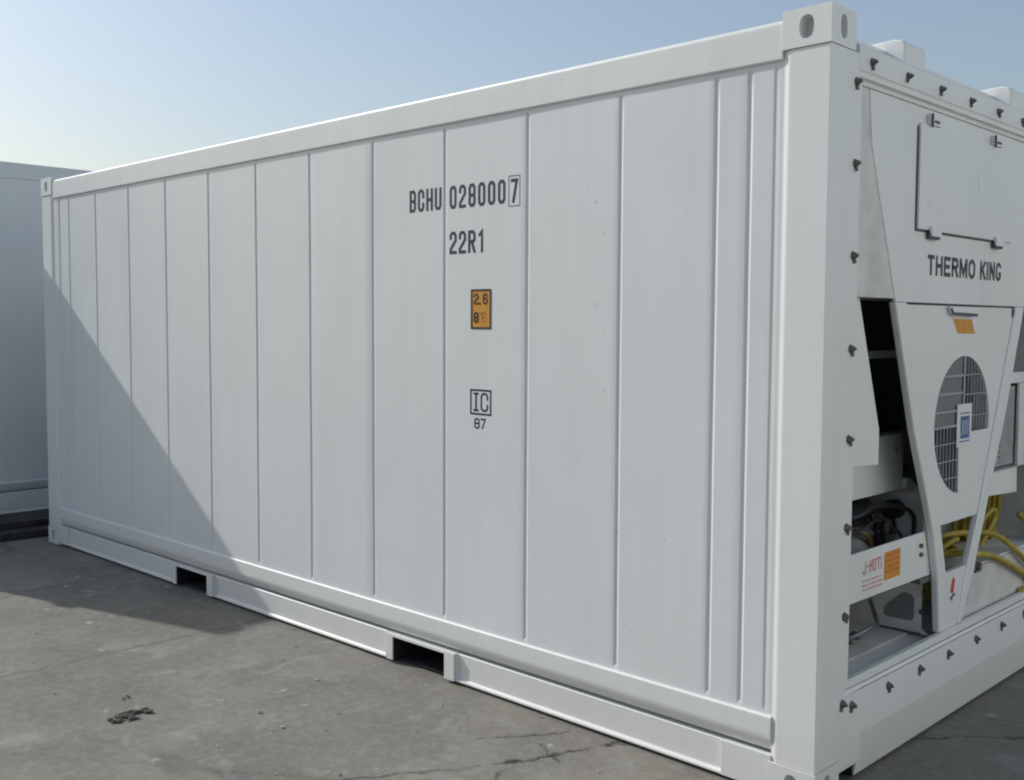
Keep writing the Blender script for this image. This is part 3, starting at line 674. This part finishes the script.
F = Frame((-.0615, 0, 0), (0, 1, 0), (0, 0, 1)); bm = nb(); rect(bm, F, (1.405,.425), (1.412,.455), .0006); rect(bm, F, (1.395,.408), (1.425,.413), .0006); decal('small_print', bm, 'grey', lc)
F = Frame((-.0337, 0, 0), (0, 1, 0), (0, 0, 1))
bm = nb(); v = [bm.verts.new(F.P(*q, .0006)) for q in ((1.150,.512),(1.180,.507),(1.195,.555),(1.180,.575),(1.160,.552))]; bm.faces.new(v); decal('red_sticker', bm, 'red', unit)
bm = nb(); stroke(bm, F, [(1.150,.487),(1.170,.494),(1.195,.498)], False, .007, .0008); stroke(bm, F, [(1.165,.478),(1.178,.505)], False, .006, .0012); decal('arrow_print', bm, 'ink', unit)

# --- side markings
F = PanelFrame()
bm = nb(); glyphs(bm, F, 'BCHU', -2.036, 2.082, .043, .098, .0565, .0135); decal('owner_code', bm, 'ink', box1)
bm = nb(); glyphs(bm, F, '028000', -1.770, 2.080, .043, .098, .0590, .0135); decal('serial_number', bm, 'ink', box1)
bm = nb(); glyphs(bm, F, '7', -1.401, 2.078, .040, .098, .06, .0135)
stroke(bm, F, [(-1.412,2.066),(-1.350,2.066),(-1.350,2.188),(-1.412,2.188)], True, .003, .0012); decal('check_digit', bm, 'ink', box1)
bm = nb(); glyphs(bm, F, '22R1', -1.770, 1.886, .045, .096, .0585, .0135); decal('size_code', bm, 'ink', box1)
bm = nb(); rect(bm, F, (-1.634,1.564), (-1.512,1.732), .0008); hs = decal('height_sticker', bm, 'orange', box1)
bm = nb(); stroke(bm, F, [(-1.630,1.568),(-1.516,1.568),(-1.516,1.728),(-1.630,1.728)], True, .008, .0032)
glyphs(bm, F, '2', -1.616, 1.668, .028, .046, .03, .007, .0022); glyphs(bm, F, '.', -1.588, 1.667, .016, .046, .03, .010, .0022); glyphs(bm, F, '6', -1.562, 1.668, .028, .046, .03, .007, .0022)
glyphs(bm, F, '8', -1.616, 1.590, .028, .046, .03, .008, .0022); decal('sticker_print', bm, 'ink', hs)
bm = nb(); glyphs(bm, F, "'", -1.582, 1.590, .014, .046, .03, .004, .0022); glyphs(bm, F, "6", -1.566, 1.590, .024, .046, .03, .0035, .0022); decal('sticker_print', bm, 'copper', hs)
bm = nb(); stroke(bm, F, [(-1.634,1.203),(-1.513,1.203),(-1.513,1.304),(-1.634,1.304)], True, .008, .0010)
glyphs(bm, F, 'I', -1.624, 1.214, .044, .080, .05, .009); glyphs(bm, F, 'C', -1.574, 1.214, .046, .080, .05, .009); glyphs(bm, F, '87', -1.612, 1.140, .032, .045, .038, .007); decal('approval_mark', bm, 'ink', box1)

# ------------------------------------------------------------------ power cable stored in the bay
bm = nb(); rr = random.Random(11)
for k in range(5):                                   # coil hanging at the right
    c = (-.22-.022*k, 2.02+.02*rr.random(), .70+.01*rr.random()); a, b = .13+.012*rr.random(), .15
    tube(bm, [(c[0]+.01*math.sin(3*t), c[1]+a*math.cos(t), c[2]+b*math.sin(t)) for t in [2*math.pi*i/12 for i in range(13)]], .0125, 8, 4)
for k in range(6):                                   # flat loops lying behind the V
    z = .475+.028*k; x = -.26-.02*rr.random(); a = .20+.05*rr.random()
    tube(bm, [(x+.09*math.sin(t), 1.45+a*math.cos(t)*1.25, z+.03*math.sin(t*2+k)+.02*math.cos(t)) for t in [2*math.pi*i/14 for i in range(15)]], .0125, 8, 4)
tube(bm, [(-.24,1.30,.66),(-.20,1.50,.675),(-.16,1.70,.665),(-.09,1.79,.65),(-.045,1.88,.585),(-.035,2.01,.51),(-.035,2.14,.44),(-.055,2.21,.38),(-.05,2.14,.36),(-.04,1.98,.372)], .013)
tube(bm, [(-.22,1.30,.60),(-.16,1.38,.615),(-.090,1.45,.618),(-.050,1.57,.600),(-.036,1.74,.548),(-.036,1.88,.497),(-.036,2.015,.443),(-.04,2.13,.40),(-.055,2.19,.45),(-.05,2.20,.60),(-.12,2.15,.70)], .014)
tube(bm, [(-.2,1.86,.66),(-.18,1.90,.71),(-.18,2.0,.73),(-.19,2.04,.68),(-.2,1.95,.60),(-.2,1.9,.56)], .0125)
cab = link('power_cable', bm, 'yellow', smooth=True, sharp=60)
cab['label'] = 'coiled yellow power cable stuffed into the lower bay of the cooling machinery'; cab['category'] = 'cable'

# ------------------------------------------------------------------ the far container
L2, W2, H2 = 12.192, 2.438, 2.896
box2 = empty('high_container', (-7.35, 10.70, 0), 'tall grey-white container in shade standing crosswise behind the numbered one', 'shipping container')
gr2 = [-.18-.49*i for i in range(1, 24)]
container_shell(box2, L2, W2, H2, gr2, [-7.12, -5.07], 'old', 'old', None, .05)
door_end(box2, L2, W2, H2, 'old')
bm = nb(); box(bm, (-.05, .197, .172), (-.03, W2-.197, H2-.09)); box(bm, (-.1, .197, .012), (-.002, W2-.197, .17)); box(bm, (-.1, .197, H2-.12), (-.002, W2-.197, H2-.02)); link('end_wall', bm, 'old', box2, bevel=.003)
box2.rotation_euler = (0, 0, R(90))

# ------------------------------------------------------------------ unseen container stack, added to bounce sunlight onto the cooling end
for k in range(2):
    b = empty('high_container', (6.6, 8.2, 2.9*k), ('lower' if k == 0 else 'upper')+' white container of an unseen stack added to bounce sunlight onto the cooling machinery', 'shipping container', 'unseen containers added to bounce light')
    container_shell(b, L2, W2, H2, [-.18-.98*i for i in range(1, 12)], [], 'white', 'panel', None)
    door_end(b, L2, W2, H2, 'white')
    b.rotation_euler = (0, 0, R(-90)); b.location = (6.6, -4.0, 2.9*k)

# ------------------------------------------------------------------ dark timbers lying by it
def timber(x0, x1, y0, y1, z0, z1, skew, label):
    bm = nb(); n = 14; V = []
    for i in range(n+1):
        y = y0+(y1-y0)*i/n; dx = skew*(y-y0)/(y1-y0); ring = []
        for (x, z) in ((x0,z0),(x1,z0),(x1,z1),(x0,z1)):
            ring.append(bm.verts.new((x+dx+rr.uniform(-.004,.004), y, z+rr.uniform(-.003,.003)*(z > .01))))
        V.append(ring)
    for A, B in zip(V, V[1:]):
        for i in range(4): bm.faces.new([A[i], A[(i+1)%4], B[(i+1)%4], B[i]])
    bm.faces.new(V[0]); bm.faces.new(V[-1])
    o = link('timber_beam', bm, 'timber', bevel=.006); o['label'] = label; o['category'] = 'timber'; o['group'] = 'dark timbers on the ground'; return o
timber(-6.68, -6.31, -1.35, 1.55, .001, .050, .06, 'dark timber beam lying flat on the ground, lower of two stacked beams')
timber(-6.86, -6.47, -1.15, 1.35, .053, .098, .05, 'dark timber beam resting on top of another beam by the shaded container')

# ------------------------------------------------------------------ clods and chips on the ground
def clod(x, y, r, label, n=9):
    bm = nb()
    for k in range(n):
        a = rr.uniform(0, 6.28); d = rr.uniform(0, r); s = rr.uniform(.15, .42)*r*.6
        mt = Matrix.Translation((x+d*math.cos(a)*.8, y+d*math.sin(a)*1.2, s*.12)) @ Matrix.Diagonal((s, s*1.2, s*.32, 1))
        vs = bmesh.ops.create_icosphere(bm, subdivisions=2, radius=1, matrix=mt)['verts']
        for v in vs: v.co += Vector((noise.noise(v.co*60), noise.noise(v.co*60+Vector((5,0,0))), noise.noise(v.co*60+Vector((9,0,0)))*.4))*s*.5
    me = bpy.data.meshes.new('dirt_clod'); bm.to_mesh(me); bm.free(); me.materials.append(M['mud'])
    o = bpy.data.objects.new('dirt_clod', me); C.objects.link(o); o['label'] = label; o['category'] = 'dirt'; o['group'] = 'dark dirt clods on the concrete'; return o
clod(-2.38, -1.18, .07, 'largest dark dirt clod on the sunlit concrete left of the container', 26)
clod(-2.60, -1.08, .035, 'thin scatter of dark dirt just behind the largest clod', 6)
clod(-2.03, -.80, .022, 'tiny dark dirt clod right of the largest clod on the concrete', 4)
bm = nb()
for k in range(300):
    x, y = rr.uniform(-6.2, .5), rr.uniform(-2.6, -.05)
    s = rr.uniform(.0015, .0045) * (1.8 if rr.random() < .07 else 1)
    mt = Matrix.Translation((x, y, s*.2)) @ Matrix.Rotation(rr.uniform(0, 6.28), 4, 'Z') @ Matrix.Diagonal((s*rr.uniform(.7, 1.6), s, s*.5, 1))
    for v in bmesh.ops.create_icosphere(bm, subdivisions=1, radius=1, matrix=mt)['verts']: v.co += Vector((rr.uniform(-1, 1), rr.uniform(-1, 1), rr.uniform(-.5, .5)))*s*.2
ch = link('grit', bm, 'chip'); ch['kind'] = 'stuff'; ch['label'] = 'small pale grit and chips scattered over the concrete'; ch['category'] = 'grit'
